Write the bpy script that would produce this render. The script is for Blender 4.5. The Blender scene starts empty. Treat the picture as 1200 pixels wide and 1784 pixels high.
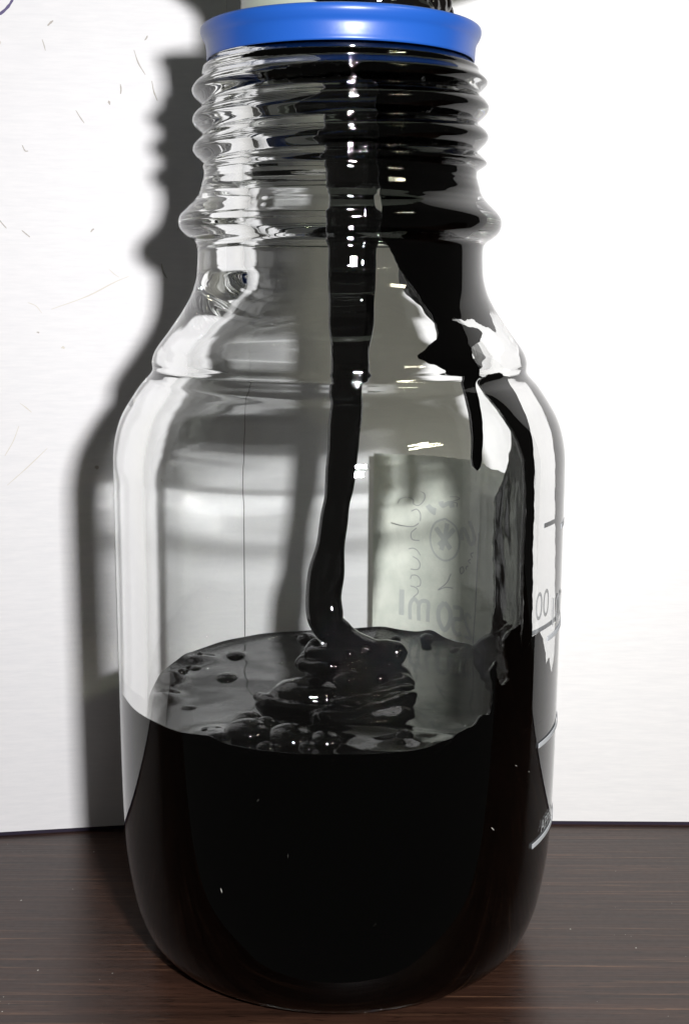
import bpy, bmesh, math, random
import numpy as np
from mathutils import Vector, Matrix, noise as mnoise

random.seed(7)
S = bpy.context.scene
COL = S.collection
U = 0.1                       # the numbers below are millimetres; one Blender unit is one centimetre
S.unit_settings.system = 'METRIC'
S.unit_settings.scale_length = 0.01
S.unit_settings.length_unit = 'CENTIMETERS'

# ------------------------------------------------------------------ camera
cam = bpy.data.cameras.new('camera')
cam_o = bpy.data.objects.new('camera', cam)
COL.objects.link(cam_o)
cam.sensor_fit = 'HORIZONTAL'
cam.sensor_width = 36.0
cam.lens = 36.0 * 2300.0 / 1200.0
cam.clip_start = 5 * U
cam.clip_end = 20000 * U
cam_o.location = Vector((0.9, -206.0, 105.1)) * U
cam_o.rotation_euler = (Matrix.Rotation(math.radians(90 - 9.74), 3, 'X') @ Matrix.Rotation(math.radians(0.3), 3, 'Z')).to_euler()
S.camera = cam_o

# ------------------------------------------------------------------ world: a dim room
world = bpy.data.worlds.new('World')
S.world = world
world.use_nodes = True
world.node_tree.nodes['Background'].inputs[0].default_value = (1.0, 0.96, 0.90, 1)
world.node_tree.nodes['Background'].inputs[1].default_value = 0.050

# ------------------------------------------------------------------ lights: the camera's flash, two ceiling tubes
def area(name, loc, target, w, h, power, color, caustic=False):
    L = bpy.data.lights.new(name, 'AREA')
    L.shape = 'RECTANGLE'
    L.size, L.size_y = w * U, h * U
    L.energy = power
    L.color = color
    o = bpy.data.objects.new(name, L)
    COL.objects.link(o)
    o.location = Vector(loc) * U
    o.rotation_euler = (Vector(target) * U - o.location).to_track_quat('-Z', 'Y').to_euler()
    if caustic:
        L.cycles.is_caustics_light = True
    return o
area('camera_flash', (37, -206, 129.5), (6, 0, 85), 16, 11, 8300, (1.0, 0.985, 0.985), True)
area('ceiling_tube', (1000, -900, 760), (0, 0, 100), 340, 22, 22000, (1.0, 0.97, 0.72))
area('ceiling_tube', (1060, -960, 880), (0, 0, 100), 340, 22, 22000, (1.0, 0.97, 0.72))

S.view_settings.view_transform = 'Standard'
S.view_settings.look = 'None'
S.view_settings.exposure = 0.0
S.view_settings.gamma = 1.0
S.view_settings.use_curve_mapping = False
S.cycles.use_denoising = True
S.cycles.max_bounces = 24
S.cycles.transmission_bounces = 24
S.cycles.glossy_bounces = 12
S.cycles.diffuse_bounces = 4
S.cycles.transparent_max_bounces = 16
S.cycles.sample_clamp_indirect = 0.0

# ------------------------------------------------------------------ materials
def newmat(name):
    m = bpy.data.materials.new(name)
    m.use_nodes = True
    nt = m.node_tree
    return m, nt, nt.nodes['Principled BSDF'], nt.links

def simple(name, col, rough=0.5, ior=1.5, spec=0.5, coat=0.0):
    m, nt, b, l = newmat(name)
    b.inputs['Base Color'].default_value = (*col, 1)
    b.inputs['Roughness'].default_value = rough
    b.inputs['IOR'].default_value = ior
    b.inputs['Specular IOR Level'].default_value = spec
    b.inputs['Coat Weight'].default_value = coat
    return m

def N(nt, kind, **kw):
    n = nt.nodes.new(kind)
    for k, v in kw.items():
        if hasattr(n, k):
            setattr(n, k, v)
        else:
            n.inputs[k.replace('_', ' ')].default_value = v
    return n

def ramp(nt, stops):
    r = nt.nodes.new('ShaderNodeValToRGB')
    e = r.color_ramp.elements
    while len(e) < len(stops):
        e.new(0.5)
    for i, (p, c) in enumerate(stops):
        e[i].position = p
        e[i].color = (*c, 1) if len(c) == 3 else c
    return r

# clear glass
M_GLASS = bpy.data.materials.new('clear_glass')
M_GLASS.use_nodes = True
nt = M_GLASS.node_tree
nt.nodes.clear()
out = nt.nodes.new('ShaderNodeOutputMaterial')
gl = nt.nodes.new('ShaderNodeBsdfGlass')
gl.inputs['IOR'].default_value = 1.474
gl.inputs['Roughness'].default_value = 0.0
gl.inputs['Color'].default_value = (0.996, 1.0, 0.998, 1)
nt.links.new(gl.outputs[0], out.inputs['Surface'])

# black viscous liquid, free surface
M_TAR, nt, b, l = newmat('black_liquid')
b.inputs['Base Color'].default_value = (0.0035, 0.003, 0.0028, 1)
b.inputs['Roughness'].default_value = 0.035
b.inputs['IOR'].default_value = 1.58
tc = N(nt, 'ShaderNodeTexCoord')
ns = N(nt, 'ShaderNodeTexNoise', Scale=1.6, Detail=3.0)
bp = N(nt, 'ShaderNodeBump', Strength=0.05, Distance=0.05)
l.new(tc.outputs['Object'], ns.inputs['Vector'])
l.new(ns.outputs['Fac'], bp.inputs['Height'])
l.new(bp.outputs['Normal'], b.inputs['Normal'])
# where the liquid wets the glass there is no air and so no gloss
M_WET = bpy.data.materials.new('black_liquid_on_glass')
M_WET.use_nodes = True
nt = M_WET.node_tree
nt.nodes.clear()
out = nt.nodes.new('ShaderNodeOutputMaterial')
df = nt.nodes.new('ShaderNodeBsdfDiffuse')
df.inputs['Color'].default_value = (0.0012, 0.001, 0.001, 1)
nt.links.new(df.outputs[0], out.inputs['Surface'])

# blue plastic
M_BLUE, nt, b, l = newmat('blue_plastic')
b.inputs['Base Color'].default_value = (0.011, 0.076, 0.36, 1)
b.inputs['Roughness'].default_value = 0.34
b.inputs['Subsurface Weight'].default_value = 0.0
tc = N(nt, 'ShaderNodeTexCoord')
ns = N(nt, 'ShaderNodeTexNoise', Scale=3.0, Detail=4.0)
bp = N(nt, 'ShaderNodeBump', Strength=0.12, Distance=0.02)
l.new(tc.outputs['Object'], ns.inputs['Vector'])
l.new(ns.outputs['Fac'], bp.inputs['Height'])
l.new(bp.outputs['Normal'], b.inputs['Normal'])

# white board
M_WALL, nt, b, l = newmat('white_board')
b.inputs['Roughness'].default_value = 0.55
b.inputs['Specular IOR Level'].default_value = 0.25
tc = N(nt, 'ShaderNodeTexCoord')
mp = N(nt, 'ShaderNodeMapping')
mp.inputs['Scale'].default_value = (0.35, 1.0, 3.2)
ns = N(nt, 'ShaderNodeTexNoise', Scale=5.0, Detail=6.0, Roughness=0.65)
rp = ramp(nt, [(0.3, (0.74, 0.74, 0.755)), (0.7, (0.80, 0.795, 0.805))])
l.new(tc.outputs['Object'], mp.inputs['Vector'])
l.new(mp.outputs['Vector'], ns.inputs['Vector'])
l.new(ns.outputs['Fac'], rp.inputs['Fac'])
l.new(rp.outputs['Color'], b.inputs['Base Color'])
bp = N(nt, 'ShaderNodeBump', Strength=0.10, Distance=0.02)
l.new(ns.outputs['Fac'], bp.inputs['Height'])
l.new(bp.outputs['Normal'], b.inputs['Normal'])
M_GAP_SHADE = simple('dark_gap_shade', (0.012, 0.006, 0.022), 0.7)  # contact shadow under the boards, put into a dark violet colour
M_SEAM = simple('grey_seam', (0.16, 0.16, 0.16), 0.8)

# dark wood laminate
M_WOOD, nt, b, l = newmat('dark_wood')
tc = N(nt, 'ShaderNodeTexCoord')
mp = N(nt, 'ShaderNodeMapping')
mp.inputs['Scale'].default_value = (0.16, 5.2, 1.0)
mp.inputs['Rotation'].default_value = (0, 0, math.radians(-0.8))
n1 = N(nt, 'ShaderNodeTexNoise', Scale=1.0, Detail=7.0, Roughness=0.62, Distortion=0.25)
mp2 = N(nt, 'ShaderNodeMapping')
mp2.inputs['Scale'].default_value = (0.30, 13.0, 1.0)
mp2.inputs['Location'].default_value = (3.1, 7.7, 0)
n2 = N(nt, 'ShaderNodeTexNoise', Scale=1.0, Detail=4.0, Roughness=0.55)
n3 = N(nt, 'ShaderNodeTexNoise', Scale=9.0, Detail=4.0)
base = ramp(nt, [(0.30, (0.018, 0.0086, 0.0058)), (0.55, (0.036, 0.0165, 0.0108)), (0.75, (0.058, 0.0265, 0.0165))])
streak = ramp(nt, [(0.56, (0, 0, 0)), (0.64, (0.35, 0.35, 0.35)), (0.74, (1, 1, 1))])
mix = N(nt, 'ShaderNodeMix', data_type='RGBA')
mix.inputs[7].default_value = (0.150, 0.078, 0.045, 1)
l.new(tc.outputs['Object'], mp.inputs['Vector'])
l.new(tc.outputs['Object'], mp2.inputs['Vector'])
l.new(mp.outputs['Vector'], n1.inputs['Vector'])
l.new(mp2.outputs['Vector'], n2.inputs['Vector'])
l.new(tc.outputs['Object'], n3.inputs['Vector'])
l.new(n1.outputs['Fac'], base.inputs['Fac'])
l.new(n2.outputs['Fac'], streak.inputs['Fac'])
l.new(streak.outputs['Color'], mix.inputs[0])
l.new(base.outputs['Color'], mix.inputs[6])
mp3 = N(nt, 'ShaderNodeMapping')
mp3.inputs['Scale'].default_value = (3.0, 26.0, 1.0)
n4 = N(nt, 'ShaderNodeTexNoise', Scale=1.0, Detail=2.0)
pore = ramp(nt, [(0.30, (0.35, 0.35, 0.35)), (0.42, (1, 1, 1))])
mul = N(nt, 'ShaderNodeMix', data_type='RGBA', blend_type='MULTIPLY')
mul.inputs[0].default_value = 1.0
l.new(tc.outputs['Object'], mp3.inputs['Vector'])
l.new(mp3.outputs['Vector'], n4.inputs['Vector'])
l.new(n4.outputs['Fac'], pore.inputs['Fac'])
l.new(mix.outputs[2], mul.inputs[6])
l.new(pore.outputs['Color'], mul.inputs[7])
l.new(mul.outputs[2], b.inputs['Base Color'])
rr = N(nt, 'ShaderNodeMapRange')
rr.inputs['To Min'].default_value = 0.27
rr.inputs['To Max'].default_value = 0.42
l.new(n3.outputs['Fac'], rr.inputs['Value'])
l.new(rr.outputs['Result'], b.inputs['Roughness'])
b.inputs['IOR'].default_value = 1.47
bp = N(nt, 'ShaderNodeBump', Strength=0.18, Distance=0.02)
l.new(n2.outputs['Fac'], bp.inputs['Height'])
l.new(bp.outputs['Normal'], b.inputs['Normal'])

# label paper, seen on its gummed side
M_PAPER, nt, b, l = newmat('label_paper')
tc = N(nt, 'ShaderNodeTexCoord')
ns = N(nt, 'ShaderNodeTexNoise', Scale=2.2, Detail=7.0, Roughness=0.7)
rp = ramp(nt, [(0.34, (0.70, 0.735, 0.665)), (0.66, (0.88, 0.895, 0.82))])
l.new(tc.outputs['Object'], ns.inputs['Vector'])
l.new(ns.outputs['Fac'], rp.inputs['Fac'])
l.new(rp.outputs['Color'], b.inputs['Base Color'])
b.inputs['Roughness'].default_value = 0.8
M_PENCIL = simple('pencil', (0.44, 0.45, 0.455), 0.8)
M_PRINT = simple('faded_print', (0.60, 0.625, 0.605), 0.85)
M_ENAMEL, nt, b, l = newmat('white_enamel')
b.inputs['Base Color'].default_value = (0.74, 0.77, 0.81, 1)
b.inputs['Roughness'].default_value = 0.45
tl = N(nt, 'ShaderNodeBsdfTranslucent')
tl.inputs['Color'].default_value = (0.72, 0.74, 0.78, 1)
mx = N(nt, 'ShaderNodeMixShader')
mx.inputs[0].default_value = 0.5
l.new(b.outputs[0], mx.inputs[1])
l.new(tl.outputs[0], mx.inputs[2])
l.new(mx.outputs[0], nt.nodes['Material Output'].inputs['Surface'])
M_JAR = simple('pale_green_plastic', (0.36, 0.40, 0.33), 0.3)
M_SCUFF = simple('scuff', (0.45, 0.42, 0.39), 0.8)
M_TAN = simple('tan_scratch', (0.66, 0.63, 0.57), 0.8)
M_INK = simple('violet_ink', (0.11, 0.09, 0.20), 0.7)
M_DUST = simple('dust', (0.42, 0.41, 0.38), 0.9)

# ------------------------------------------------------------------ mesh helpers
def obj(name, verts, faces, mats, parent=None, smooth=True, midx=None):
    me = bpy.data.meshes.new(name)
    me.from_pydata([tuple(float(c) * U for c in v) for v in verts], [], [tuple(int(i) for i in f) for f in faces])
    for m in (mats if isinstance(mats, (list, tuple)) else [mats]):
        me.materials.append(m)
    if midx is not None:
        me.polygons.foreach_set('material_index', np.asarray(midx, dtype=np.int32))
    bm = bmesh.new()
    bm.from_mesh(me)
    bmesh.ops.recalc_face_normals(bm, faces=bm.faces)
    bm.to_mesh(me)
    bm.free()
    me.polygons.foreach_set('use_smooth', [smooth] * len(me.polygons))
    me.update()
    o = bpy.data.objects.new(name, me)
    COL.objects.link(o)
    o.parent = parent
    return o

def empty(name, label, cat, group=None):
    o = bpy.data.objects.new(name, None)
    COL.objects.link(o)
    o['label'] = label
    o['category'] = cat
    if group:
        o['group'] = group
    return o

def pol(r, phi, z):
    """cylinder coordinates: phi in degrees from the front (-Y) towards the right (+X)"""
    a = math.radians(phi)
    return (r * math.sin(a), -r * math.cos(a), z)

def crom(pts, n=6):
    """Catmull-Rom through the points"""
    P = [np.array(p, float) for p in pts]
    P = [2 * P[0] - P[1]] + P + [2 * P[-1] - P[-2]]
    res = []
    for i in range(1, len(P) - 2):
        d = [max(np.linalg.norm(P[i + k][:3] - P[i + k - 1][:3]), 1e-6) ** 0.5 for k in range(0, 3)]
        t0, t1 = 0.0, d[0]
        t2 = t1 + d[1]
        t3 = t2 + d[2]
        for k in range(n):
            t = t1 + (t2 - t1) * k / n
            A1 = (t1 - t) / (t1 - t0) * P[i - 1] + (t - t0) / (t1 - t0) * P[i]
            A2 = (t2 - t) / (t2 - t1) * P[i] + (t - t1) / (t2 - t1) * P[i + 1]
            A3 = (t3 - t) / (t3 - t2) * P[i + 1] + (t - t2) / (t3 - t2) * P[i + 2]
            B1 = (t2 - t) / (t2 - t0) * A1 + (t - t0) / (t2 - t0) * A2
            B2 = (t3 - t) / (t3 - t1) * A2 + (t - t1) / (t3 - t1) * A3
            res.append((t2 - t) / (t2 - t1) * B1 + (t - t1) / (t2 - t1) * B2)
    res.append(P[-2])
    return res

def revolve(prof, n, rfun=None):
    """closed ring of profile points (open profile, both ends near the axis) -> verts, faces"""
    m = len(prof)
    v, f = [], []
    for j in range(n):
        ph = 360.0 * j / n
        for r, z in prof:
            v.append(pol(rfun(r, ph, z) if rfun else r, ph, z))
    for j in range(n):
        k = (j + 1) % n
        for i in range(m - 1):
            f.append((j * m + i, k * m + i, k * m + i + 1, j * m + i + 1))
    return v, f

def tube(path, nseg=14, cap=True, rib=0.0):
    """path: (x,y,z,a,b): half width a along the horizontal side vector, half depth b"""
    v, f = [], []
    n = len(path)
    P = np.array([p[:3] for p in path], float)
    for i, p in enumerate(path):
        t = P[min(i + 1, n - 1)] - P[max(i - 1, 0)]
        t /= np.linalg.norm(t) + 1e-9
        ref = np.array([0, 1.0, 0]) if abs(t[1]) < 0.9 else np.array([0, 0, 1.0])
        s = np.cross(ref, t)
        s /= np.linalg.norm(s)
        d = np.cross(t, s)
        for k in range(nseg):
            a = 2 * math.pi * k / nseg
            g = 1.0 + rib * math.cos(4 * a)
            v.append(tuple(P[i] + s * p[3] * math.cos(a) + d * p[4] * g * math.sin(a)))
    for i in range(n - 1):
        for k in range(nseg):
            k2 = (k + 1) % nseg
            f.append((i * nseg + k, i * nseg + k2, (i + 1) * nseg + k2, (i + 1) * nseg + k))
    if cap:
        f.append(tuple(range(nseg)))
        f.append(tuple(range((n - 1) * nseg, n * nseg)))
    return v, f

def fbm(x, y, z=0.0, s=1.0, o=3):
    return mnoise.fractal(Vector((x * s, y * s, z * s)), 1.0, 2.0, o)

# ------------------------------------------------------------------ setting: table and white boards
bx = [(-420, -38, -22), (420, -38, -22), (420, 60, -22), (-420, 60, -22), (-420, -38, 0), (420, -38, 0), (420, 60, 0), (-420, 60, 0)]
bf = [(0, 1, 2, 3), (4, 5, 6, 7), (0, 1, 5, 4), (1, 2, 6, 5), (2, 3, 7, 6), (3, 0, 4, 7)]
table = obj('table_top', bx, bf, M_WOOD, smooth=False)
table['kind'] = 'structure'

CORNER = Vector((-20.6, 41.5))
DIR_L = (Vector((-65.2, 34.4)) - CORNER).normalized()
DIR_R = (Vector((69.3, 41.2)) - CORNER).normalized()
def board(name, d, length, gap):
    nrm = Vector((-d.y, d.x))
    if nrm.y < 0:
        nrm = -nrm
    a = CORNER + d * gap
    c = CORNER + d * length
    pts = [a, c, c + nrm * 2.0, a + nrm * 2.0]
    o = obj(name, [(p.x, p.y, z) for z in (0.75, 300) for p in pts],
            [(0, 1, 2, 3), (4, 5, 6, 7), (0, 1, 5, 4), (1, 2, 6, 5), (2, 3, 7, 6), (3, 0, 4, 7)], M_WALL, smooth=False)
    o['kind'] = 'structure'
    e = obj('gap_shade_strip', [((p + nrm * 0.12).x, (p + nrm * 0.12).y, z) for z in (0.0, 0.74) for p in pts],
            [(0, 1, 2, 3), (4, 5, 6, 7), (0, 1, 5, 4), (1, 2, 6, 5), (2, 3, 7, 6), (3, 0, 4, 7)], M_GAP_SHADE, o, smooth=False)  # added dark strip painting the shadow line where board meets table
    return o
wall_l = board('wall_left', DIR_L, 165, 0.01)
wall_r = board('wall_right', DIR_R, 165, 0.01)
# dark joint behind the seam between the two boards
sv = []
for z, w in ((0.8, 0.10), (30, 0.13), (60, 0.11), (80, 0.08), (92, 0.02)):
    sv += [(CORNER.x - w, CORNER.y - 0.02 - w * 0.2, z), (CORNER.x + w, CORNER.y - 0.02, z), (CORNER.x, CORNER.y + 0.3, z)]
sf = [(0, 1, 2), (12, 13, 14)] + [(3 * k + a, 3 * k + (a + 1) % 3, 3 * k + 3 + (a + 1) % 3, 3 * k + 3 + a) for k in range(4) for a in range(3)]
obj('joint', sv, sf, M_SEAM, wall_r, smooth=False)

# scuffs and scratches on the left board: thin raised strokes
def stroke_on_left(name, pts, w, mat):
    nrm = Vector((-DIR_L.y, DIR_L.x))
    if nrm.y > 0:
        nrm = -nrm
    pts = [np.array(p, float) for p in crom([np.array([a, 0, b]) for a, b in pts], 4)]
    v, f = [], []
    for i, p in enumerate(pts):
        t = pts[min(i + 1, len(pts) - 1)] - pts[max(i - 1, 0)]
        t /= np.linalg.norm(t) + 1e-9
        sx, sz = -t[2], t[0]
        ww = w * (0.35 + 0.65 * math.sin(math.pi * (i + 0.5) / len(pts))) * random.uniform(0.7, 1.25)
        for sg in (-1, 1):
            # x is measured along X; distance along the board from the corner
            xx, zz = p[0] + sg * sx * ww, p[2] + sg * sz * ww
            s = (xx - CORNER.x) / DIR_L.x
            q = CORNER + DIR_L * s + nrm * 0.03
            v.append((q.x, q.y, zz))
        if i:
            k = 2 * i
            f.append((k - 2, k - 1, k + 1, k))
    obj(name, v, f, mat, wall_l, smooth=False)

# ------------------------------------------------------------------ the bottle
bottle = empty('laboratory_bottle', 'clear screw neck glass bottle with blue pouring ring half filled with black liquid', 'bottle')

OUT = [(0.05, 3.2), (14, 3.0), (22, 1.6), (25.2, 0.25), (26.8, 0.0), (28.4, 0.3), (30.0, 1.3), (31.4, 3.1), (32.9, 7.0),
       (33.8, 11.5), (34.4, 16), (34.75, 22), (34.95, 32), (35.05, 50), (35.1, 66), (35.1, 76), (35.0, 79.9), (34.55, 82.5),
       (33.7, 85.1), (32.1, 87.9), (30.4, 90.3), (29.3, 91.5), (28.85, 92.2), (28.82, 92.8), (28.85, 93.6), (28.55, 94.7), (28.0, 95.7), (26.3, 98),
       (24.1, 101.2), (22.7, 103.8), (22.05, 106), (21.8, 108.6), (21.85, 110.8), (22.15, 111.5), (23.2, 112.2), (24.2, 113.2), (24.5, 114.3), (24.3, 115.3),
       (23.3, 116.5), (22.2, 117.6), (21.4, 118.7), (21.0, 120)]
NECK_TOP = [(20.6, 136.8), (19.9, 137.4), (19.4, 138.2), (19.35, 140.2), (19.2, 141.2), (18.3, 141.9), (17.0, 142.0), (15.9, 141.5), (15.3, 140.5), (15.05, 139)]
INN = [(15.0, 137), (15.0, 128), (15.0, 118), (15.0, 111), (14.85, 108.6), (14.9, 107.3), (15.8, 105.0), (18.2, 101.2), (20.8, 97.9), (22.8, 95.4), (24.2, 93.4), (24.7, 91.9),
       (25.0, 90.5), (25.7, 89.1), (26.8, 87.6), (28.3, 85.3), (29.35, 83), (30.1, 80.2), (30.45, 77.6), (30.5, 74), (30.5, 66), (30.5, 55), (30.6, 40), (31.1, 28), (31.9, 20), (32.2, 13.5), (32.0, 9.5), (31.2, 6.0), (29.6, 3.4), (27.4, 2.1), (24.5, 2.2), (20, 3.4), (12, 4.6), (0.05, 4.8)]

outer = [tuple(p) for p in crom(OUT, 7)]
neck = [(20.65 if z > 121.2 else 21.0 - (z - 120) * 0.29, z) for z in np.arange(120.15, 136.6, 0.17)]
lip = [tuple(p) for p in crom(NECK_TOP, 5)]
inner = [tuple(p) for p in crom(INN, 8)]

def sstep(a, b, x):
    t = min(1.0, max(0.0, (x - a) / (b - a)))
    return t * t * (3 - 2 * t)

PITCH = 4.2
RIP = 0.012          # fine draw lines of the moulded neck
def thread(r, ph, z):
    if not (120.5 < z < 137.0) or r < 20:
        # faint unevenness of blown glass
        if 110.5 < z < 120.6 and r > 20.5:
            return r + RIP * math.sin(z * 5.3 + 1.5 * math.sin(math.radians(ph)) + 0.8 * math.sin(z * 1.7)) * sstep(110.5, 112, z)
        if r > 30:
            return r + 0.03 * math.sin(math.radians(3 * ph) + z * 0.05)
        return r
    ps = ph if ph <= 180 else ph - 360          # -180..180
    u = (z - 129.2) / PITCH - (ps + 90) / 360.0
    c = 0.5 + 0.5 * math.cos(2 * math.pi * u)
    k = c ** 0.62
    turn = (z - 129.2) / PITCH - (ps + 90) / 360.0
    env = sstep(121.9, 123.4, z) * (1 - sstep(134.4, 136.6, z))
    return r + 1.58 * k * env + RIP * math.sin(z * 7.1 - math.radians(ph) + 0.9 * math.sin(z * 2.3))

prof = outer + neck + lip + inner
NSEG = 288
v, f = revolve(prof, NSEG, thread)
m = len(prof)
f.append(tuple(j * m for j in range(NSEG)))
f.append(tuple(j * m + m - 1 for j in range(NSEG)))
glass = obj('glass_body', v, f, M_GLASS, bottle)
glass.cycles.is_caustics_caster = True

IZ = np.array([p[1] for p in inner][::-1])
IR = np.array([p[0] for p in inner][::-1])
_sel = IR > 12.5
def rin(z):
    return float(np.interp(z, IZ[_sel], IR[_sel]))

# pouring ring
RING = [(19.55, 138.1), (19.75, 137.85), (19.95, 138.0), (19.98, 138.6), (20.05, 139.6), (20.2, 140.4), (20.6, 141.1), (20.85, 141.8), (20.75, 142.4), (20.2, 142.65), (19.2, 142.5), (17.6, 142.4), (17.2, 142.2), (17.4, 142.05), (18.6, 142.05), (19.4, 141.5), (19.52, 140.4), (19.54, 138.8)]
rp_ = [tuple(p) for p in crom(RING + [RING[0]], 5)]
v, f = revolve(rp_, 192)
ring = obj('pouring_ring', v, f, M_BLUE, bottle)
ring['label'] = 'glossy blue plastic pouring ring on the bottle mouth'

# white enamel graduations on the right of the bottle
def arc_mark(name, z, p0, p1, h, parent):
    v, f = [], []
    ps = np.linspace(p0, p1, 28)
    for i, p in enumerate(ps):
        for rr, zz in ((35.12, z - h / 2), (35.24, z - h / 2 + 0.03), (35.24, z + h / 2 - 0.03), (35.12, z + h / 2)):
            v.append(pol(rr + (-0.25 if z < 25 else -0.02), p, zz))
        if i:
            a, b_ = 4 * (i - 1), 4 * i
            for k in range(4):
                k2 = (k + 1) % 4
                f.append((a + k, a + k2, b_ + k2, b_ + k))
    f += [(0, 1, 2, 3), tuple(range(len(v) - 4, len(v)))]
    return obj(name, v, f, M_ENAMEL, parent, smooth=False)
for z, p0, p1 in ((22.0, 57.2, 112), (37.7, 58.5, 112), (53.6, 62, 112), (69.6, 72, 112)):
    arc_mark('graduation_line', z, p0, p1, 0.72, bottle)

def text_on_bottle(txt, size, phi, z, R, mat, parent, name):
    cu = bpy.data.curves.new('t', 'FONT')
    cu.body = txt
    cu.size = size
    cu.align_x = 'LEFT'
    to = bpy.data.objects.new('t', cu)
    COL.objects.link(to)
    bpy.context.view_layer.update()
    me = to.to_mesh()
    bm = bmesh.new()
    bm.from_mesh(me)
    bmesh.ops.subdivide_edges(bm, edges=[e for e in bm.edges if e.calc_length() > size * 0.12], cuts=2)
    bmesh.ops.triangulate(bm, faces=bm.faces)
    vs = [pol(R, phi + math.degrees(q.co.x / R), z + q.co.y) for q in bm.verts]
    fs = [[w.index for w in fc.verts] for fc in bm.faces]
    bm.free()
    to.to_mesh_clear()
    bpy.data.objects.remove(to)
    bpy.data.curves.remove(cu)
    o = obj(name, vs, fs, mat, parent, smooth=False)
    return o
text_on_bottle('APPROX.', 2.6, 62.5, 23.1, 34.98, M_ENAMEL, bottle, 'graduation_lettering')
text_on_bottle('100', 6.2, 63, 55.2, 35.2, M_ENAMEL, bottle, 'graduation_lettering')

# paper label on the far side, its gummed back seen through the glass
def lab(X, Y, r):
    """X, Y on the label as it shows (thousandths of its width/height) -> a point on the cylinder"""
    lat = (640 + X * 0.2 - 590) / 9.54
    return pol(r, 180 - math.degrees(math.asin(min(0.97, lat / 35.0))), 75.6 - (Y - 10) * 0.02163)
v, f = [], []
NX, NY = 48, 30
for i in range(NX + 1):
    X = 70 + 1390 * i / NX
    for j in range(NY + 1):
        Y = 10 + 2250 * j / NY + (4 if j in (0, NY) else 0) * math.sin(i * 1.9)
        v.append(lab(X, Y, 35.32 + 0.02 * fbm(i * 0.3, j * 0.3)))
for i in range(NX):
    for j in range(NY):
        a = i * (NY + 1) + j
        f.append((a, a + 1, a + NY + 2, a + NY + 1))
k = len(v)
v += [(x * 1.0012, y * 1.0012, z) for x, y, z in v]
f += [tuple(reversed([q + k for q in fc])) for fc in f]
label = obj('paper_label', v, f, M_PAPER, bottle)
label['label'] = 'pale green paper label on the back of the bottle seen through the glass'

def label_stroke(pts, w, mat, name):
    P = [p[:3:2] for p in crom([np.array([a, 0, b]) for a, b in pts], 5)]
    v, f = [], []
    for i, p in enumerate(P):
        t = np.array(P[min(i + 1, len(P) - 1)]) - np.array(P[max(i - 1, 0)])
        t = t / (np.linalg.norm(t) + 1e-9)
        for sg in (-1, 1):
            v.append(lab(p[0] - sg * t[1] * w, p[1] + sg * t[0] * w, 35.24))
        if i:
            q = 2 * i
            f.append((q - 2, q - 1, q + 1, q))
    return obj(name, v, f, mat, label, smooth=False)
PEN = [[(300, 440), (320, 370), (390, 335), (445, 380), (450, 440), (490, 460), (530, 420), (550, 340), (540, 270), (510, 250)],
       [(430, 520), (480, 500), (515, 530), (515, 580)], [(240, 615), (330, 630), (450, 630), (500, 600)],
       [(480, 640), (430, 690), (440, 740), (510, 745)], [(410, 825), (450, 815), (490, 830), (520, 870)],
       [(450, 885), (500, 910), (520, 950), (500, 990), (430, 995)], [(430, 1080), (440, 1050), (490, 1045), (525, 1080), (520, 1130), (490, 1140)],
       [(430, 1140), (490, 1155), (505, 1190), (460, 1235)], [(780, 315), (850, 315), (870, 340), (830, 370), (800, 390), (850, 400), (850, 440)],
       [(808, 985), (770, 1070), (690, 1145), (760, 1110), (830, 1105)], [(820, 1530), (790, 1562), (760, 1595)], [(690, 1565), (694, 1550), (700, 1540)],
       [(1052, 600), (1045, 900), (1038, 1200), (1015, 1640), (1005, 1900)],
       [(1010, 770), (985, 790), (1000, 815)], [(985, 830), (965, 850), (985, 865)], [(965, 890), (945, 905), (950, 925)], [(915, 905), (890, 930), (900, 970), (925, 940), (915, 905)]]
for s in PEN:
    label_stroke(s, 4.2, M_PENCIL, 'handwriting_stroke')
BOLD = [([(350, 1180), (350, 1290), (350, 1400)], 24), ([(600, 1430), (600, 1350), (600, 1265), (560, 1255), (520, 1280), (515, 1430)], 17), ([(515, 1290), (470, 1250), (435, 1290), (432, 1430)], 17),
        ([(755, 1240), (805, 1300), (805, 1400), (755, 1470), (705, 1400), (705, 1300), (755, 1240)], 20), ([(835, 1265), (905, 1262), (905, 1350), (850, 1360), (838, 1440), (870, 1485), (910, 1470)], 17),
        ([(1000, 1320), (965, 1290), (945, 1340), (965, 1400), (1000, 1480), (945, 1482)], 13),
        ([(745, 535), (840, 585), (880, 710), (840, 835), (745, 885), (650, 835), (610, 710), (650, 585), (745, 535)], 8),
        ([(660, 620), (730, 700), (800, 780)], 22), ([(765, 570), (745, 690), (715, 800)], 20), ([(830, 610), (760, 690), (690, 765)], 20),
        ([(965, 520), (1005, 610), (1010, 680), (985, 710), (955, 660), (915, 590), (895, 620), (905, 690)], 15),
        ([(580, 450), (620, 490), (660, 500)], 26), ([(700, 390), (720, 440), (790, 400), (810, 450)], 24)]
for s, w in BOLD:
    label_stroke(s, w, M_PRINT, 'printed_mark')

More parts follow.
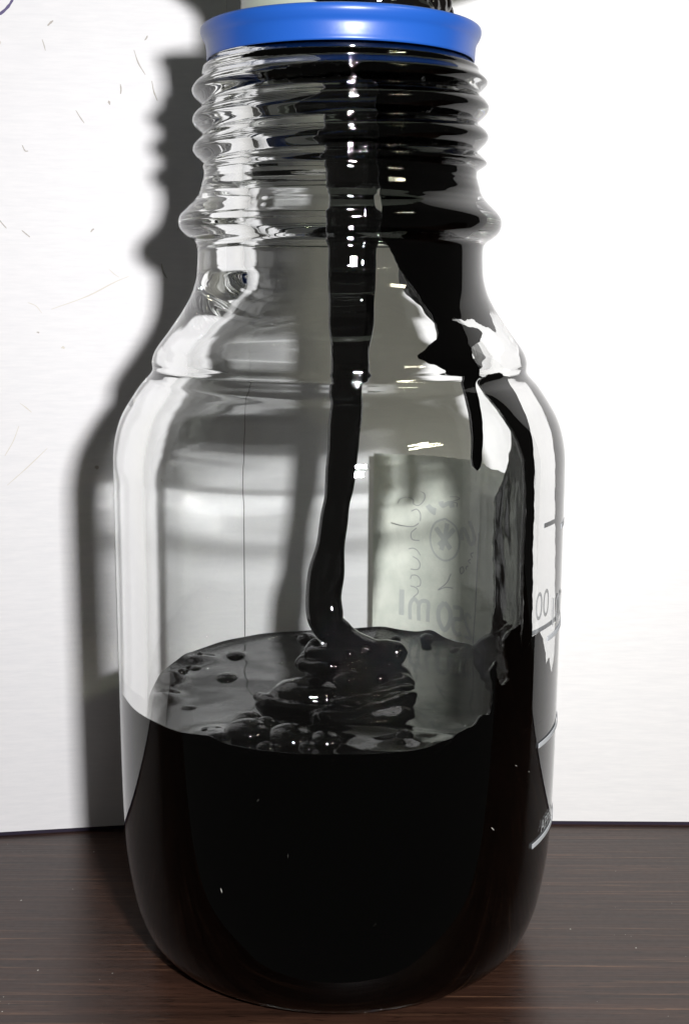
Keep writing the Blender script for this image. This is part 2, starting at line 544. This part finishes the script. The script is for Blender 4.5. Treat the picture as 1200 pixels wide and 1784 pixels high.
# ------------------------------------------------------------------ the black liquid
liquid = empty('black_liquid', 'glossy black viscous liquid pouring in a ribbon and pooling inside the bottle', 'liquid')
LEVEL = 41.9
BUMPS = [(-18.4, 16.0, 1.8, 0.35), (-23.8, 13.4, 2.0, 0.6), (-28.0, 3.0, 2.2, 1.2), (-27.0, -7.0, 2.6, 0.9), (-26.0, 12.0, 2.0, 0.9), (17.1, 24.7, 2.2, 0.8), (23.1, 17.9, 2.0, 0.7), (8.0, 28.0, 2.4, 0.5), (-6.3, 27.0, 2.0, 0.5), (9.0, -25.3, 2.2, 0.9), (15.1, -26.5, 2.6, 0.8), (-17, -23, 3.0, 0.7), (20, -20, 3, .5)]
def pool_h(x, y):
    r = math.hypot(x, y)
    ph = math.atan2(x, -y)
    h = LEVEL - 0.1 + 0.022 * y + 0.10 * fbm(x, y, 3.3, 0.13, 2)
    rim = 0.75 + 0.25 * math.sin(3 * ph + 1.0) + 0.35 * fbm(math.cos(ph), math.sin(ph), 5.0, 2.6, 2)
    rim *= 0.45 - 0.55 * math.cos(ph) if math.cos(ph) < 0.6 else 0.12
    h += max(0.0, rim) * math.exp(-(30.5 - r) / 0.9)
    h += 1.3 * math.exp(-((x - 2.5) / 9.5) ** 2 - ((y + 8) / 9.5) ** 2)
    # a wrinkled lip towards the front left
    d = (y + 20.0 + 0.018 * x * x)
    h += 0.45 * math.exp(-((d + 0.6 * fbm(x, y, 1.0, 0.25, 2)) / 1.5) ** 2) * sstep(-27, -12, x) * (1 - sstep(14, 26, x))
    for bx_, by_, s, a in BUMPS:
        h += a * math.exp(-((x - bx_) ** 2 + (y - by_) ** 2) / (s * s))
    return h
NP = 288
side = [(rr + 0.08, z) for rr, z in inner if z < LEVEL - 0.6 and rr > 0.1][::-1]
v, f, mi = [], [], []
rows = []
for rr, z in side:
    rows.append([pol(rr, 360 * j / NP, z) for j in range(NP)])
nside = len(rows)
RW = rin(LEVEL) + 0.08
rad = [RW] + [RW - 0.25 * (i + 1) for i in range(16)]
rad += list(np.linspace(rad[-1], 0.3, 75))[1:]
for q in rad:
    row = []
    for j in range(NP):
        x, y, _ = pol(q, 360 * j / NP, 0)
        row.append((x, y, pool_h(x, y)))
    rows.append(row)
for row in rows:
    v += row
for i in range(len(rows) - 1):
    for j in range(NP):
        j2 = (j + 1) % NP
        f.append((i * NP + j, i * NP + j2, (i + 1) * NP + j2, (i + 1) * NP + j))
        mi.append(1 if i < nside else 0)
f.append(tuple(range(NP)))
mi.append(1)
f.append(tuple(range((len(rows) - 1) * NP, len(rows) * NP)))
mi.append(0)
pool = obj('liquid_pool', v, f, [M_TAR, M_WET], liquid, midx=mi)

# bubbles lying on the pool
def bubble(x, y, rx, rz, zoff=-0.2):
    v, f = [], []
    nr, ns_ = 12, 32
    for i in range(nr):
        t = (i / (nr - 1)) * math.radians(100)
        for k in range(ns_):
            a = 2 * math.pi * k / ns_
            v.append((x + rx * math.sin(t) * math.cos(a), y + rx * 0.95 * math.sin(t) * math.sin(a), rz * math.cos(t)))
    z0 = pool_h(x, y) + zoff
    v = [(p[0], p[1], p[2] + z0) for p in v]
    for i in range(nr - 1):
        for k in range(ns_):
            k2 = (k + 1) % ns_
            f.append((i * ns_ + k, i * ns_ + k2, (i + 1) * ns_ + k2, (i + 1) * ns_ + k))
    f.append(tuple(range((nr - 1) * ns_, nr * ns_)))
    bm_v = v
    return obj('bubble', bm_v, f, M_TAR, liquid)
for b_ in ((-18.4, 15.5, 1.75, 0.75), (-18.6, 3.6, 2.0, 0.95), (-22.4, -11.0, 1.4, 0.5), (-6.0, 25.5, 1.9, 1.1), (16.6, 24.2, 1.5, 0.8), (-12.4, -22.6, 3.3, 2.0), (-6.4, -23.8, 3.6, 2.3), (-1.6, -24.8, 2.5, 1.6),
           (-13.0, -16.5, 2.2, 1.4), (-10.2, -18.2, 1.8, 1.3), (-24.8, 8.5, 1.3, 0.6), (9.2, -24.6, 1.3, 1.0), (-12.2, -6.0, 1.1, 1.0), (-4.0, -27.0, 1.5, 1.0), (-9.6, -27.0, 1.4, 0.9), (21.5, 19.0, 1.3, 0.6)):
    bubble(*b_)
rb = random.Random(11)
for k in range(13):
    a_ = rb.choice([rb.uniform(-170, -60), rb.uniform(-170, -60), rb.uniform(100, 175), rb.uniform(-40, 10)])
    r_ = rb.uniform(27.0, 29.3)
    q_ = pol(r_, a_, 0)
    w_ = rb.uniform(0.4, 0.95)
    bubble(q_[0], q_[1], w_, w_ * rb.uniform(0.6, 0.9), -0.1)

# the coil where the ribbon lands, blended into one lump
def blend(name, parts, voxel, mat, parent, smooth_it=3, wobble=0.0):
    vs, fs = [], []
    for v, f in parts:
        k = len(vs)
        vs += v
        fs += [tuple(i + k for i in fc) for fc in f]
    o = obj(name, vs, fs, mat, parent)
    md = o.modifiers.new('r', 'REMESH')
    md.mode = 'VOXEL'
    md.voxel_size = voxel * U
    md.use_smooth_shade = True
    ms = o.modifiers.new('s', 'SMOOTH')
    ms.factor = 0.5
    ms.iterations = smooth_it
    dg = bpy.context.evaluated_depsgraph_get()
    me = bpy.data.meshes.new_from_object(o.evaluated_get(dg))
    o.modifiers.clear()
    old = o.data
    o.data = me
    bpy.data.meshes.remove(old)
    if wobble:
        n_ = [vv.normal.copy() for vv in me.vertices]
        for vv, nn in zip(me.vertices, n_):
            p = vv.co / U
            vv.co += nn * (wobble * U) * (mnoise.noise(p * 0.30) + 0.25 * mnoise.noise(p * 0.6 + Vector((7, 1, 3))))
    me.polygons.foreach_set('use_smooth', [True] * len(me.polygons))
    me.update()
    return o

def rope(pts, n=8, seg=14):
    """pts: (x,y,z,a,b)"""
    q = crom(pts, n)
    return tube([tuple(p) for p in q], seg)
def blob(c, rx, ry, rz):
    v, f = [], []
    nr, ns_ = 14, 24
    for i in range(nr):
        t = math.pi * (i + 0.5) / nr
        for k in range(ns_):
            a = 2 * math.pi * k / ns_
            v.append((c[0] + rx * math.sin(t) * math.cos(a), c[1] + ry * math.sin(t) * math.sin(a), c[2] + rz * math.cos(t)))
    for i in range(nr - 1):
        for k in range(ns_):
            k2 = (k + 1) % ns_
            f.append((i * ns_ + k, i * ns_ + k2, (i + 1) * ns_ + k2, (i + 1) * ns_ + k))
    f += [tuple(range(ns_)), tuple(range((nr - 1) * ns_, nr * ns_))]
    return v, f

parts = []
# lobe running to the right from the heel of the ribbon
parts.append(rope([(-1.6, -2, 53.0, 2.0, 1.6), (0.2, -2.6, 51.0, 2.3, 1.9), (2.6, -3.2, 49.8, 2.0, 2.0), (5.5, -3.8, 48.7, 1.8, 1.9), (8.0, -4.2, 48.5, 1.9, 2.0), (9.6, -4.6, 48.2, 1.8, 1.8), (10.6, -4.8, 47.9, 0.9, 0.9)]))
# folds under the heel, on the left
parts.append(rope([(-3.6, -1.5, 49.0, 0.9, 0.9), (-4.4, -4.0, 48.6, 0.95, 0.95), (-1.6, -6.2, 48.9, 0.9, 0.9), (2.2, -6.6, 49.0, 0.7, 0.7)]))
parts.append(rope([(-4.6, -1.5, 47.2, 1.0, 1.0), (-5.6, -4.4, 46.6, 1.1, 1.1), (-2.6, -7.0, 46.9, 1.05, 1.05), (1.8, -7.4, 47.2, 0.8, 0.8)]))
parts.append(blob((0.8, -3.0, 45.4), 5.8, 4.8, 4.6))
parts.append(blob((6.4, -4.4, 44.6), 5.2, 3.6, 2.7))
parts.append(blob((9.4, -6.4, 44.2), 2.6, 2.2, 1.7))
# shiny dome on the near side and the rounded mass on the left
parts.append(blob((1.6, -8.9, 45.2), 2.5, 2.0, 1.9))
parts.append(blob((-4.4, -10.0, 42.9), 6.2, 4.2, 3.3))
parts.append(blob((-8.6, -9.4, 42.2), 3.4, 2.6, 1.7))
parts.append(rope([(-12.0, -8.0, 42.4, .8, .8), (-10.8, -10.8, 42.9, 0.9, 0.9), (-7.2, -13.8, 42.7, 0.9, 0.9), (-2, -15.0, 42.8, 0.8, 0.8), (3, -14.6, 43.2, 0.7, 0.7)]))
# flat slab lying towards the front right, a few folds on it and a ragged end
parts.append(blob((3.4, -13.6, 42.1), 8.0, 6.4, 1.7))
parts.append(blob((7.4, -10.8, 42.9), 4.4, 4.4, 1.5))
parts.append(rope([(-2.5, -17.2, 42.6, 0.8, 1.0), (2.0, -18.0, 43.0, 0.8, 1.1), (6.5, -15.2, 43.6, 0.7, 1.1), (10.4, -11.8, 43.8, 0.6, 0.9), (11.6, -10.6, 43.7, 0.4, 0.6)]))
parts.append(rope([(-1.0, -13.2, 43.2, 0.7, 0.9), (3.6, -13.4, 44.0, 0.7, 1.0), (7.6, -11.2, 44.4, 0.7, 1.0), (11.4, -8.2, 44.2, 0.5, 0.8)]))
parts.append(rope([(4.6, -11.2, 44.4, 0.5, 0.7), (8.2, -8.8, 45.0, 0.6, 0.8), (11.2, -6.6, 45.0, 0.5, 0.7)]))
mound = blend('liquid_coil', parts, 0.20, M_TAR, liquid, 6, 0.30)

# the falling ribbon
RIB = [(1.6, -4.6, 142.5, 11.0, 1.5), (1.6, -5.0, 137.5, 8.6, 1.5), (2.0, -5.0, 132.5, 6.2, 1.5), (2.2, -4.6, 127.5, 5.0, 1.5), (2.2, -3.8, 121, 4.3, 1.5), (2.0, -2.8, 113.4, 3.95, 1.45), (1.8, -2.6, 104.8, 3.5, 1.4), (1.6, -2.4, 96.2, 3.1, 1.4), (1.4, -2.2, 91.3, 2.72, 1.4), (1.3, -2, 87.4, 2.58, 1.4), (0.7, -2, 80.2, 2.38, 1.4),
       (-0.1, -2, 73.9, 2.24, 1.45), (-0.8, -2, 69.3, 2.22, 1.5), (-1.4, -2, 64.7, 2.3, 1.6), (-2.0, -2, 60.1, 2.8, 1.9), (-2.3, -2.1, 56.4, 2.95, 2.2), (-1.9, -2.4, 53.4, 2.9, 2.3), (-1.0, -2.6, 51.0, 2.1, 1.8), (-0.4, -2.6, 50, 1.0, 1.0)]
q = crom(RIB, 8)
path = []
for p in q:
    z = p[2]
    w = 1 + 0.035 * math.sin(z * 0.33) + 0.025 * math.sin(z * 0.83 + 1)
    path.append((p[0] + 0.10 * math.sin(z * 0.21), p[1] + 0.30 * math.sin(z * 0.23) + 0.10 * math.sin(z * 0.71), z, p[3] * w, p[4]))
v, f = tube(path, 48, rib=-0.10)
stream = obj('pouring_ribbon', v, f, M_TAR, liquid)

# ---- film of liquid left on the inside of the glass
RREF = 24.0
def poly_sd(P, poly):
    """signed distance (positive inside) of points P (n,2) to a polygon"""
    A = np.array(poly, float)
    B = np.roll(A, -1, 0)
    d = np.full(len(P), 1e9)
    inside = np.zeros(len(P), bool)
    for a, b_ in zip(A, B):
        ab = b_ - a
        t = np.clip(((P - a) @ ab) / (ab @ ab + 1e-12), 0, 1)
        d = np.minimum(d, np.linalg.norm(P - (a + t[:, None] * ab), axis=1))
        c = (a[1] > P[:, 1]) != (b_[1] > P[:, 1])
        with np.errstate(divide='ignore', invalid='ignore'):
            xi = (b_[0] - a[0]) * (P[:, 1] - a[1]) / (b_[1] - a[1]) + a[0]
        inside ^= c & (P[:, 0] < xi)
    return np.where(inside, d, -d)

def film(name, poly, thick=0.7, dp=0.6, dz=0.32, edge=1.2, off=0.0, wob=1.0):
    K = math.radians(1) * RREF
    pl = [(p * K, z) for p, z in poly]
    ps = [p for p, z in poly]
    zs = [z for p, z in poly]
    gp = np.arange(min(ps) - 2, max(ps) + 2, dp)
    gz = np.arange(min(zs) - 1, max(zs) + 1, dz)
    n1_, n2_ = len(gp), len(gz)
    G = np.array([(p * K, z) for p in gp for z in gz])
    def sd(X):
        w = X + wob * np.stack([0.16 * np.sin(X[:, 1] * 1.9 + X[:, 0]) + 0.08 * np.sin(X[:, 1] * 4.7), 0.14 * np.sin(X[:, 0] * 1.7) + 0.08 * np.sin(X[:, 0] * 4.1 + 1)], 1)
        return poly_sd(w, pl)
    D = sd(G)
    e = 0.02
    gx = (sd(G + [e, 0]) - sd(G - [e, 0])) / (2 * e)
    gy = (sd(G + [0, e]) - sd(G - [0, e])) / (2 * e)
    Dg = D.reshape(n1_, n2_)
    keep = (Dg[:-1, :-1] + Dg[1:, :-1] + Dg[:-1, 1:] + Dg[1:, 1:]) > 0
    cnt = np.zeros((n1_, n2_), int)
    cnt[:-1, :-1] += keep; cnt[1:, :-1] += keep; cnt[:-1, 1:] += keep; cnt[1:, 1:] += keep
    cntf = cnt.ravel()
    bnd = (cntf > 0) & (cntf < 4)
    gn = np.stack([gx, gy], 1)
    X = G.copy()
    mv = np.clip(D, -0.6, 0.6)
    X[bnd] -= (mv[:, None] * gn)[bnd]
    D2 = np.where(bnd, 0, np.maximum(D, 0))
    idx = -np.ones(n1_ * n2_, int)
    used = np.where(cntf > 0)[0]
    idx[used] = np.arange(len(used))
    nb = len(used)
    v, f, mi = [], [], []
    for q_ in used:
        p, z = X[q_, 0] / K, X[q_, 1]
        v.append(pol(rin(z) + 0.09 + off, p, z))
    for q_ in used:
        p, z = X[q_, 0] / K, X[q_, 1]
        t = thick * math.sqrt(max(0.0, 1 - (1 - min(1.0, D2[q_] / edge)) ** 2)) * (1 + 0.25 * fbm(p * 0.1, z * 0.12, 2.0, 1.0, 2))
        v.append(pol(rin(z) - 0.02 - off - t, p, z))
    ii, jj = np.where(keep)
    edges = {}
    for a, b_ in zip(ii, jj):
        c = [idx[a * n2_ + b_], idx[(a + 1) * n2_ + b_], idx[(a + 1) * n2_ + b_ + 1], idx[a * n2_ + b_ + 1]]
        f.append(tuple(c)); mi.append(1)
        f.append(tuple(q_ + nb for q_ in c[::-1])); mi.append(0)
        for k in range(4):
            e_ = (c[k], c[(k + 1) % 4])
            if (e_[1], e_[0]) in edges:
                del edges[(e_[1], e_[0])]
            else:
                edges[e_] = 1
    for a, b_ in edges:
        f.append((a, b_, b_ + nb, a + nb)); mi.append(0)
    return obj(name, v, f, [M_TAR, M_WET], liquid, midx=mi)

film('neck_film', [(-120, 140.5), (-95, 138.8), (-62, 137.8), (-46, 136.4), (-30, 135.4), (-10, 135.2), (6, 135.6), (15, 134), (18.5, 130), (18, 124), (19.5, 118), (20.2, 113.3), (27.3, 109.2), (33.6, 105.6), (36.7, 103.1), (38.6, 100.6), (38.6, 98.8), (41.4, 98.0), (44.5, 98.8), (48, 99.2), (52.3, 99.0), (60.5, 98.7), (66.1, 97.5), (71.7, 96.4),
                   (75, 97.6), (78.6, 98.8), (83.2, 99.8), (92, 100.3), (97, 98.1), (97, 96.4), (108, 96), (116, 100), (126, 105), (136, 110.5), (150, 114), (166, 119), (186, 127), (205, 133), (222, 138), (236, 140.5)], off=0.0)
film('shoulder_film', [(25.0, 94.4), (31.0, 95.6), (35.5, 96.4), (38.4, 97.8), (39.6, 99.4), (46, 99.4), (52.3, 98.2), (59.8, 97.4), (61.4, 96.7), (55, 95.7), (49, 94.9), (47.4, 94.1), (49.4, 93.1), (48.6, 92.3), (41.1, 92.6), (34.6, 93.2), (29.7, 93.9)], off=0.01, wob=0.5)
film('drip', [(42.6, 93.0), (49.3, 93.0), (46.2, 90.0), (43.6, 87.3), (41.2, 84.6), (39.2, 82.3), (38.6, 81.0), (37.8, 80.2), (36.7, 79.8), (35.7, 80.3), (35.6, 81.3), (36.9, 83.5), (38.8, 86.2), (40.6, 88.9)], 0.8, 0.3, 0.2, 0.7, off=0.02, wob=0.12)
film('wall_film', [(54.2, 80), (56.5, 81), (58.4, 77), (58.8, 73), (58.6, 68), (59.2, 62), (59.4, 56), (60.4, 50), (60, 40), (52, 40), (54.0, 50), (55.2, 58), (54.6, 66), (55.0, 74)], 0.5, 0.4, 0.3, 0.8, off=0.02, wob=0.35)
film('streak_film', [(53.5, 92.8), (59.8, 93), (65.4, 91.7), (64, 89.6), (61.6, 85.1), (59.4, 81), (58.6, 78), (57.4, 75.2), (56.0, 78), (54.0, 82), (51, 86), (48.4, 88.6), (48.2, 90.4), (50, 91.6)], 0.6, 0.4, 0.25, 1.0, off=0.03, wob=0.3)
film('edge_film', [(90, 99), (98, 99), (104, 97), (100, 92), (99, 88), (98.5, 84), (102, 80), (110, 76), (115, 71), (116, 62), (114, 54), (116, 46), (120, 40), (78, 40), (77.5, 52), (75, 61.8), (74.4, 66), (73.1, 70.8), (72.0, 75.3), (72.4, 79.6), (75.1, 84.5), (77, 88.6), (75, 92.0), (80, 93.2), (87, 93.6), (89.3, 95.6)], off=0.04, wob=0.6)
film('climbing_film', [(24, 40), (27.6, 41.2), (30.9, 42.6), (36, 43.4), (40, 44.8), (42.4, 44.4), (43.5, 47.7), (42.1, 50.5), (44, 52.6), (45.1, 48.9), (46.5, 48.4), (49.6, 48.8), (48.5, 51.5), (46.9, 55.1), (50, 56.1), (53.7, 56.8), (54.4, 51.4), (56.2, 52.6), (59.6, 53.9), (63.5, 54.5), (66.6, 52.9), (69.5, 48.4), (71.4, 49.4), (75.1, 46.1), (79, 51),
                       (88, 55), (100, 52), (120, 46), (135, 40)], 0.7, 0.4, 0.25, 0.9, off=0.05, wob=0.6)

# ------------------------------------------------------------------ the jar held above, its liquid coated lip
jar = empty('pouring_jar', 'pale green jar neck with black liquid on its lip held above the bottle mouth', 'jar')
JP = [(13.4, 143.4), (14.6, 142.9), (15.1, 143.3), (15.1, 145.6), (15.3, 147.0), (16.3, 148.4), (18.6, 149.9), (22, 151.5), (29, 154.6), (31.5, 159), (31.8, 175), (31.8, 225), (30.5, 228.5), (27, 229.5), (8, 229.5), (8, 227.5), (26, 227.5), (29.6, 224), (29.6, 176), (29.3, 160), (27.2, 156.4), (21, 153.4), (17.2, 151.4), (14.0, 149), (13.3, 146)]
jp = [tuple(p) for p in crom(JP, 4)]
v, f = revolve(jp + [jp[0]], 128)
TILT = Matrix.Translation(Vector((0.2, 0, 144))) @ Matrix.Rotation(math.radians(2.0), 4, 'Y') @ Matrix.Translation(Vector((0, 0, -144)))
def tilt(vs):
    return [tuple(TILT @ Vector(p)) for p in vs]
obj('jar_wall', tilt(v), f, M_JAR, jar)
obj('jar_base', tilt([pol(8.2, a, z) for z in (227.6, 229.4) for a in range(0, 360, 12)]), [tuple(range(30)), tuple(range(30, 60))] + [(k, (k + 1) % 30, 30 + (k + 1) % 30, 30 + k) for k in range(30)], M_JAR, jar)
# black coat on the lip
parts = []
ring_pts = []
for i in range(61):
    p = -28 + 175 * i / 60
    w = 1.15 * sstep(0, 14, i) * (1 - 0.3 * sstep(50, 60, i)) + 0.25
    ring_pts.append((*pol(14.7 + 0.25 * math.sin(p * 0.3), p, 144.2 + 0.25 * math.sin(p * 0.21)), w, w * 1.3))
parts.append(tube(ring_pts, 12))
for i in range(14):
    p = 10 + 9 * i
    parts.append(blob(pol(15.1, p, 145.6 + 0.6 * math.sin(i * 2.1)), 1.5, 1.5, 1.6))
coat = blend('liquid_coat', [(tilt(v_), f_) for v_, f_ in parts], 0.25, M_TAR, jar, 4)
coat['label'] = 'lumpy black liquid coating the jar lip'

# ------------------------------------------------------------------ small marks: scuffs on the board, dust
for pts, w, mt in (
        ([(-61.5, 150.6), (-59.4, 151.6), (-57.8, 153.2), (-56.6, 155.6)], 0.28, M_INK),
        ([(-36.9, 146.2), (-36.2, 144.0), (-35.0, 142.0)], 0.10, M_SCUFF), ([(-33.9, 141.0), (-33.6, 139.2), (-33.0, 137.6)], 0.12, M_SCUFF),
        ([(-47.2, 135.6), (-46.5, 134.4), (-45.8, 133.4)], 0.11, M_SCUFF), ([(-39.4, 140.3), (-39.3, 139.4), (-39.4, 138.6)], 0.13, M_SCUFF),
        ([(-51.6, 149.8), (-51.0, 150.4), (-50.6, 150.7)], 0.18, M_SCUFF), ([(-52.6, 147.5), (-52.3, 146.5), (-52.1, 145.6)], 0.08, M_SCUFF),
        ([(-60.5, 147.2), (-60.1, 146.7), (-59.6, 146.9)], 0.35, M_TAN), ([(-56.6, 129.4), (-56.1, 128.4), (-55.6, 128.4)], 0.13, M_SCUFF),
        ([(-35.0, 147.9), (-34.7, 148.3), (-34.5, 148.7)], 0.13, M_SCUFF), ([(-41.5, 137.4), (-41.4, 137.1), (-41.3, 136.7)], 0.2, M_SCUFF),
        ([(-45.2, 114.4), (-44.9, 114.8), (-44.6, 115.0)], 0.16, M_SCUFF), ([(-52.5, 100.6), (-46, 103.0), (-41.0, 105.6), (-38.6, 106.6)], 0.10, M_TAN),
        ([(-42.2, 107.9), (-41.3, 107.0), (-40.4, 106.4)], 0.09, M_TAN), ([(-56.6, 101.8), (-55.2, 101.2), (-54.2, 99.9)], 0.08, M_TAN),
        ([(-61.0, 116.4), (-60.4, 115.6), (-59.8, 114.9)], 0.12, M_SCUFF), ([(-57.2, 114.6), (-56.4, 113.9), (-55.8, 113.4)], 0.12, M_SCUFF),
        ([(-32.8, 108.9), (-32.5, 107.4), (-31.9, 106.3)], 0.16, M_SCUFF), ([(-29.6, 116.9), (-29.4, 116.0), (-29.8, 114.9)], 0.13, M_SCUFF),
        ([(-58.6, 83.6), (-57.6, 82.8), (-56.6, 81.9)], 0.09, M_TAN), ([(-58.9, 79.4), (-60.0, 76.6), (-61.6, 73.9)], 0.09, M_TAN),
        ([(-61.4, 68.4), (-58.0, 71.4), (-54.0, 75.2)], 0.08, M_TAN), ([(-45.6, 71.6), (-45.2, 71.5), (-44.9, 71.6)], 0.34, M_SCUFF),
        ([(-51.0, 93.6), (-50.6, 93.7), (-50.4, 93.5)], 0.22, M_TAN), ([(-55.2, 96.5), (-54.9, 96.4), (-54.8, 96.3)], 0.16, M_SCUFF)):
    stroke_on_left('scuff_mark', pts, w, mt)

def speck(p, nrm, a, b_, ang, parent):
    n = Vector(nrm).normalized()
    t = n.orthogonal().normalized()
    s = n.cross(t)
    d1 = t * math.cos(ang) + s * math.sin(ang)
    d2 = n.cross(d1)
    c = Vector(p)
    ring_ = [c + d1 * a * math.cos(q_) + d2 * b_ * math.sin(q_) for q_ in (0, .9, 1.9, 3.0, 4.1, 5.2)]
    vs = [tuple(x) for x in ring_] + [tuple(c + n * min(a, b_) * 0.8)]
    obj('dust_speck', vs, [tuple(range(6))] + [(k, (k + 1) % 6, 6) for k in range(6)], M_DUST, parent, smooth=False)
rnd = random.Random(3)
for phi, z, a, b_ in ((-11, 27.3, 0.40, 0.05), (40, 28.2, 0.46, 0.06), (-28, 20.4, 0.40, 0.07), (54, 34.5, 0.22, 0.05), (48, 36.5, 0.30, 0.04), (-18, 35, 0.30, 0.03), (9, 17, 0.30, 0.03)):
    R_ = float(np.interp(z, [7, 11.5, 16, 22, 32, 50], [32.9, 33.8, 34.4, 34.75, 34.95, 35.05])) + 0.02
    c = pol(R_, phi, z)
    speck(c, (c[0], c[1], 0), a, b_, rnd.uniform(0, 3.14), bottle)
for i in range(60):
    x = rnd.choice([rnd.uniform(-68, -30), rnd.uniform(36, 70), rnd.uniform(-60, 60)])
    y = rnd.uniform(-36, 38)
    if math.hypot(x, y) < 36 or y > 33:
        continue
    s = rnd.choice([0.035, 0.045, 0.06, 0.06, 0.11])
    speck((x, y, 0.01), (0, 0, 1), s * rnd.uniform(1, 2.2), s, rnd.uniform(0, 3.14), table)

for o in COL.objects:
    if o.type == 'MESH' and o is not glass and o.parent is not liquid:
        o.cycles.is_caustics_receiver = True
